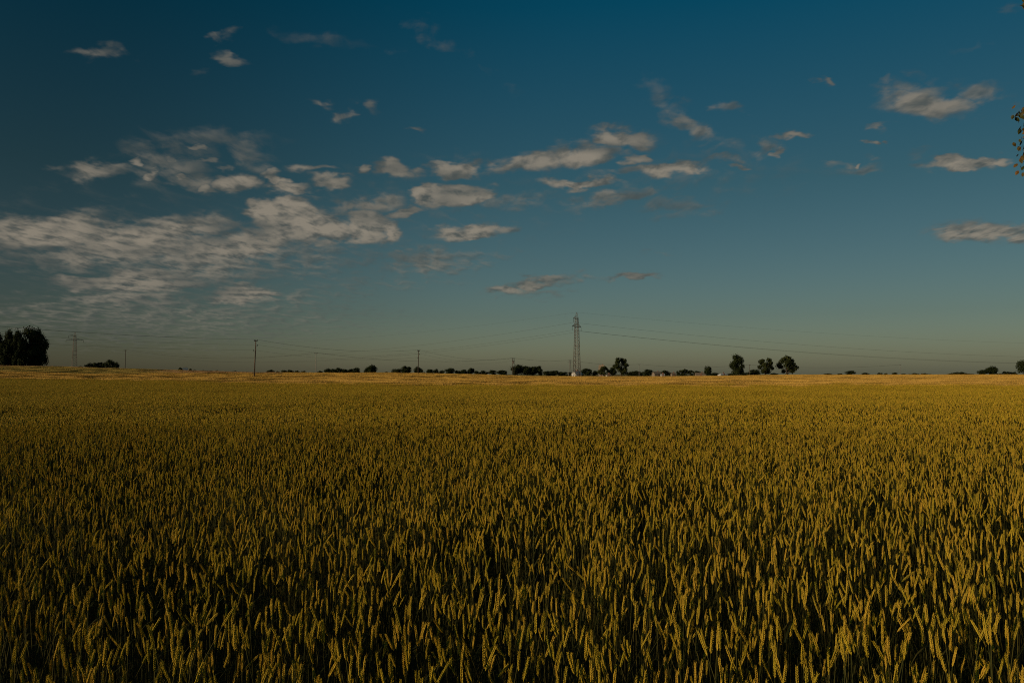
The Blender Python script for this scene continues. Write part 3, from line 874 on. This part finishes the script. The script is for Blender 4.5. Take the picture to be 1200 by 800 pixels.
def make_pylon(label):
    root = empty('lattice_pylon', (0, 0, 0)); tag(root, label, 'pylon', 'lattice pylons')
    cs = [(-1, -1), (1, -1), (1, 1), (-1, 1)]
    for cx, cy in cs:
        m = MB(); m.tube([(cx * half_w(z), cy * half_w(z), z) for z in (-.3, 12, 23.4, 27.5, PH)], [.13, .12, .10, .08, .05], 4); m.build('leg', M_steel, root)
    br = MB()
    z = .6
    while z < 27:
        hgt = max(1.5, half_w(z) * 1.7); z2 = min(27.5, z + hgt)
        a, b = half_w(z), half_w(z2)
        for i in range(4):
            c0, c1_ = cs[i], cs[(i + 1) % 4]
            br.tube([(c0[0] * a, c0[1] * a, z), (c1_[0] * b, c1_[1] * b, z2)], .055, 3, False)
            br.tube([(c1_[0] * a, c1_[1] * a, z), (c0[0] * b, c0[1] * b, z2)], .055, 3, False)
            if int(z) % 3 == 0: br.tube([(c0[0] * b, c0[1] * b, z2), (c1_[0] * b, c1_[1] * b, z2)], .06, 3, False)
        z = z2
    br.build('bracing', M_steel, root)
    tips = []
    for (sx, z, ln) in ((-1, 27.0, 3.2), (-1, 23.4, 4.4), (1, 23.4, 4.4)):
        arm = MB(); w = half_w(z)
        tip = (sx * (w + ln), 0, z + .1)
        for cy in (-1, 1):
            arm.tube([(sx * w, cy * w, z), tip], .085, 4); arm.tube([(sx * w, cy * w, z + 1.3), tip], .06, 4)
            for q in (.25, .5, .75):
                pa = Vector((sx * w, cy * w, z)).lerp(Vector(tip), q); pb = Vector((sx * w, cy * w, z + 1.3)).lerp(Vector(tip), q)
                arm.tube([pa, pb], .04, 3, False)
            arm.tube([(-sx * w, cy * w, z), (sx * w, cy * w, z)], .08, 4)
        ao = arm.build('cross_arm', M_steel, root)
        ins = MB(); ins.tube([(tip[0], 0, tip[2]), (tip[0], 0, tip[2] - 2.0)], .05, 5)
        for i in range(7): ins.tube([(tip[0], 0, tip[2] - .35 - i * .22), (tip[0], 0, tip[2] - .45 - i * .22)], [.06, .17], 8)
        ins.build('insulator', M_insul, ao)
        tips.append(Vector((tip[0], 0, tip[2] - 2.0)))
    ft = MB()
    for cx, cy in cs: ft.box((cx * 1.37, cy * 1.37, .1), (.7, .7, .7))
    ft.build('footing', M_conc, root)
    tips.append(Vector((0, 0, PH)))
    return root, tips


def deep_copy(src, parent=None):
    c = src.copy(); col.objects.link(c); c.parent = parent
    for ch in [o for o in list(bpy.data.objects) if o.parent is src]: deep_copy(ch, c)
    return c


p1, tips = make_pylon('big lattice pylon near the middle of the horizon')
b1 = at(676, 441, 365)
p1.location = (b1.x, b1.y, ground_z(b1.x, b1.y)); p1.rotation_euler = (0, 0, R(62))
p2 = deep_copy(p1); b2 = at(87, 430.5, 700)
p2.location = (b2.x, b2.y, b2.z - .5); p2.rotation_euler = (0, 0, R(42)); p2['label'] = 'smaller far lattice pylon on the hill right of the dark grove'
p2.scale = (1.35, 1.35, 1.05)
# the next tower stands far out of frame to the right
p3 = deep_copy(p1); p3.location = (640, 560, 0); p3.rotation_euler = (0, 0, R(100)); p3['label'] = 'lattice pylon at the far right end of the sagging line, outside the photo'


def world_tip(p, t):
    return Matrix.Rotation(p.rotation_euler.z, 4, 'Z') @ Vector((t.x * p.scale.x, t.y * p.scale.y, t.z * p.scale.z)) + Vector(p.location)


def cable(spans, rad, label, group):
    m = MB()
    for a, b, sag in spans:
        pts = []
        for i in range(41):
            t = i / 40; q = a.lerp(b, t); q.z -= 4 * sag * t * (1 - t); pts.append(q)
        m.tube(pts, rad, 4)
    o = m.build('power_cable', M_cable); tag(o, label, 'cable', group)


nmz = ['upper arm conductor of the pylon line', 'lower conductor of the pylon line hung from the near arm', 'lower conductor of the pylon line hung from the far arm', 'thin earth wire joining the pylon tops']
for i, t in enumerate(tips):
    a, b, c = world_tip(p1, t), world_tip(p2, t), world_tip(p3, t)
    s1, s2 = ((16, 14) if i < 3 else (12, 11))
    cable([(a, b, s1), (a, c, s2)], .027 if i < 3 else .016, nmz[i], 'conductors of the pylon line')

# ------------------------------------------------------------------ wooden poles
G2 = 'wooden poles of the country line'


def pole(px, top, base, Y, label, style='arm', bend=0, material=None, H=None):
    g = ground_point(px, Y); H = EYE + (at(px, top, Y).z - EYE) - g.z
    m = material or M_wood
    nm_ = 'utility_pole'
    root = empty(nm_, g, R(20)); tag(root, label, 'pole', G2)
    att = []
    if style in ('arm', 'side'):
        s = MB(); s.tube([(0, 0, -.3), (bend * .3, 0, H * .4), (bend * .9, 0, H * .75), (bend, 0, H)], [.17, .15, .13, .11], 8); s.build('pole_shaft', m, root, True)
    else:
        for sx in (-1, 1):
            s = MB(); s.tube([(sx * (.55 if style == 'twin' else .9), 0, -.3), (sx * (.45 if style == 'twin' else .12), 0, H)], [.16, .11], 8); s.build('leg', m, root, True)
    arms = {'arm': [(H - .35, 1.5)], 'side': [(H - .25, .9)], 'twin': [(H - .4, 2.0), (H - 1.6, 1.6)], 'cross': [(H - .5, 1.8), (H - 1.5, 3.0)]}[style]
    for z, w in arms:
        a = MB(); a.box((bend, -.16, z), (w, .12, .16)); ao = a.build('cross_arm', m, root)
        for x in (-w / 2 + .08, w / 2 - .08):
            i_ = MB(); i_.tube([(bend + x, -.16, z + .08), (bend + x, -.16, z + .2), (bend + x, -.16, z + .26), (bend + x, -.16, z + .38)], [.03, .09, .06, .03], 8)
            i_.build('insulator', M_insul, ao)
            att.append(Vector((bend + x, -.16, z + .38)))
    if style == 'side':
        for (sx, z) in ((1, H - 1.6), (-1, H - 2.9)):
            b = MB(); b.tube([(bend * .8, 0, z), (bend * .8 + sx * .45, 0, z), (bend * .8 + sx * .45, 0, z + .15)], .035, 5)
            bo = b.build('bracket', M_steel, root)
            i_ = MB(); i_.tube([(bend * .8 + sx * .45, 0, z + .12), (bend * .8 + sx * .45, 0, z + .24), (bend * .8 + sx * .45, 0, z + .4)], [.05, .14, .05], 8); i_.build('insulator', M_insul, bo)
            att.append(Vector((bend * .8 + sx * .45, 0, z + .4)))
    if style == 'twin':
        b = MB(); b.tube([(0, -.25, H - 2.9), (0, -.25, H - 1.7)], .38, 10); b.box((0, -.25, H - 3.0), (1.5, .5, .12)); b.build('transformer', M_steel, root)
    M_ = Matrix.Rotation(R(20), 4, 'Z')
    return [M_ @ a + g for a in att], root


A1, _ = pole(298, 398.2, 443, 200, 'tallest wooden pole, slightly bent, left of centre', 'side', .25)
A2, _ = pole(490, 410.2, 442, 280, 'second large wooden pole in front of the tree line', 'side', .1)
A3, _ = pole(601.5, 419.3, 440.5, 430, 'twin-legged pole carrying a dark transformer, left of the dense grove', 'twin')
A4, _ = pole(668, 421.5, 440.5, 470, 'far crossed pole with splayed legs just left of the big pylon', 'cross', material=M_conc)
A5, _ = pole(749, 426.6, 440.5, 560, 'thin pale pole right of the big spreading tree', 'arm', material=M_conc)
A6, _ = pole(878.5, 427.2, 439.5, 560, 'thin pole between the left and middle big trees', 'arm')
A7, _ = pole(1055, 427.2, 439.5, 600, 'far cross pole standing on the empty right horizon', 'arm', material=M_conc)
B1, _ = pole(146.5, 409.8, 431.5, 400, 'short pole on the left hill beside the clump of bushes', 'arm')
B2, _ = pole(370, 413.2, 437, 380, 'thin wooden pole right of the tallest one', 'arm', material=M_conc)
# next pole of the country line, outside the photo on the left
A0, _ = pole(-330, 352, 450, 112, 'wooden pole outside the photo on the left', 'side', .1)
GC = 'wires of the country pole line'
for i in range(4):
    nm_ = ['top left', 'top right', 'middle', 'lowest'][i]
    sp_ = [(A0[i], A1[i], 1.2), (A1[i], A2[i], 1.6), (A2[i], A3[i], 2.2)]
    cable(sp_, .012, '%s wire of the wooden pole line, strung past the tallest pole' % nm_, GC)
for i in range(2):
    nm_ = ['left', 'right'][i]
    cable([(A3[i], A4[i], 1), (A4[i], A5[i], 1.5), (A5[i], A6[i], 2), (A6[i], A7[i], 2.2)], .02, 'far %s wire running low from the twin-legged pole to the right' % nm_, GC)
    cable([(B1[i], B2[i], 3.5), (B2[i], A3[i], 3.0)], .02, '%s wire joining the short hill pole and the thin pole' % nm_, GC)

# ------------------------------------------------------------------ the near tree whose twigs reach in at the right edge
M_leafn = mat('autumn_tinged_leaf', (.045, .055, .014), .5, vary=(.18, .09, .022), spec=.2, transl=.2)
r = random.Random(31)
root = empty('lime_tree', (7.1, 6.6, ground_z(7.1, 6.6))); tag(root, 'near tree whose hanging brown and green leaves reach in at the upper right edge', 'tree')
T = MB(); T.tube([(0, 0, -.1), (.05, .02, 1.5), (-.05, .05, 3.4), (.05, 0, 5.6), (0, 0, 7.6)], [.20, .16, .13, .09, .03], 12); T.build('trunk', M_bark, root, True)
Lm = MB(); Lf = MB()


def nleaf(q, s):
    d = Vector((r.gauss(0, .5), r.gauss(0, .5), -1 + r.gauss(0, .35))).normalized(); a, b = frame(d)
    w = (a * math.cos(1) + b * math.sin(r.uniform(0, 6))).normalized()
    n = d.cross(w) * s * .12
    Lf.add([q, q + d * s * .3 + w * s * .32, q + d * s * .65 + w * s * .28, q + d * s, q + d * s * .65 - w * s * .28, q + d * s * .3 - w * s * .32, q + d * s * .5 + n],
           [(0, 1, 6), (1, 2, 6), (2, 3, 6), (3, 4, 6), (4, 5, 6), (5, 0, 6)], r.random() ** 1.5)


def branch(p0, p1_, drop):
    p0, p1_ = Vector(p0), Vector(p1_)
    mid = p0.lerp(p1_, .5) + Vector((0, 0, .25))
    end = p1_ + Vector((r.uniform(-.05, .05), 0, -drop))
    Lm.tube([p0, mid, p1_, end], [.035, .02, .010, .004], 5, False)
    for (a, b, n, sp_) in ((mid, p1_, 60, .22), (p1_, end, int(70 * drop), .07)):
        for i in range(n):
            q = a.lerp(b, r.random()) + Vector((r.gauss(0, sp_), r.gauss(0, sp_), r.gauss(0, sp_ * .6)))
            nleaf(q, r.uniform(.05, .085))


# twigs that show: hang down at the frame's right edge
X0 = 7.1; Y0 = 6.6


def loc(px, py, Y): p = at(px, py, Y); return (p.x - X0, p.y - Y0, p.z)


branch((0, 0, 4.6), loc(1250, 110, 6.3), .0)
for (px, py, dr) in ((1204, 134, .08), (1208, 160, .05), (1206, 187, .10)):
    q = Vector(loc(px, py, 6.2))
    Lm.tube([Vector(loc(1215, py - 30, 6.3)), q, q - Vector((0, 0, dr))], [.008, .005, .003], 4, False)
    for i in range(56): nleaf(q + Vector((max(-.055, r.gauss(-.005, .028)), r.gauss(0, .06), r.gauss(.02, .05))), r.uniform(.030, .052))
Lm.tube([(0, 0, 4.4), loc(1240, 90, 6.4), loc(1215, 120, 6.3), loc(1208, 190, 6.2)], [.03, .015, .008, .004], 5, False)
for i in range(8):
    q = Vector(loc(1203, 0, 6.2)); nleaf(q + Vector((r.gauss(0, .03), r.gauss(0, .04), r.gauss(0, .04))), .06)
Lm.tube([(0, 0, 5.4), loc(1230, -40, 6.3), loc(1204, -2, 6.2)], [.02, .01, .004], 5, False)
for i in range(46):
    a = r.uniform(0, 6.28); z = r.uniform(3.0, 7.4); rr = r.uniform(.9, 2.1) * math.sin(math.pi * (z - 2.2) / 6)
    e = (rr * math.cos(a), rr * math.sin(a), z)
    # keep the crown out of the photo
    wx, wy = X0 + e[0], Y0 + e[1]
    if wx < .70 * wy + .35: continue
    branch((0, 0, max(2.4, z - .8)), e, r.uniform(.2, .6))
Lm.build('branch', M_bark, root, True)
Lf.build('leaves', M_leafn, root)
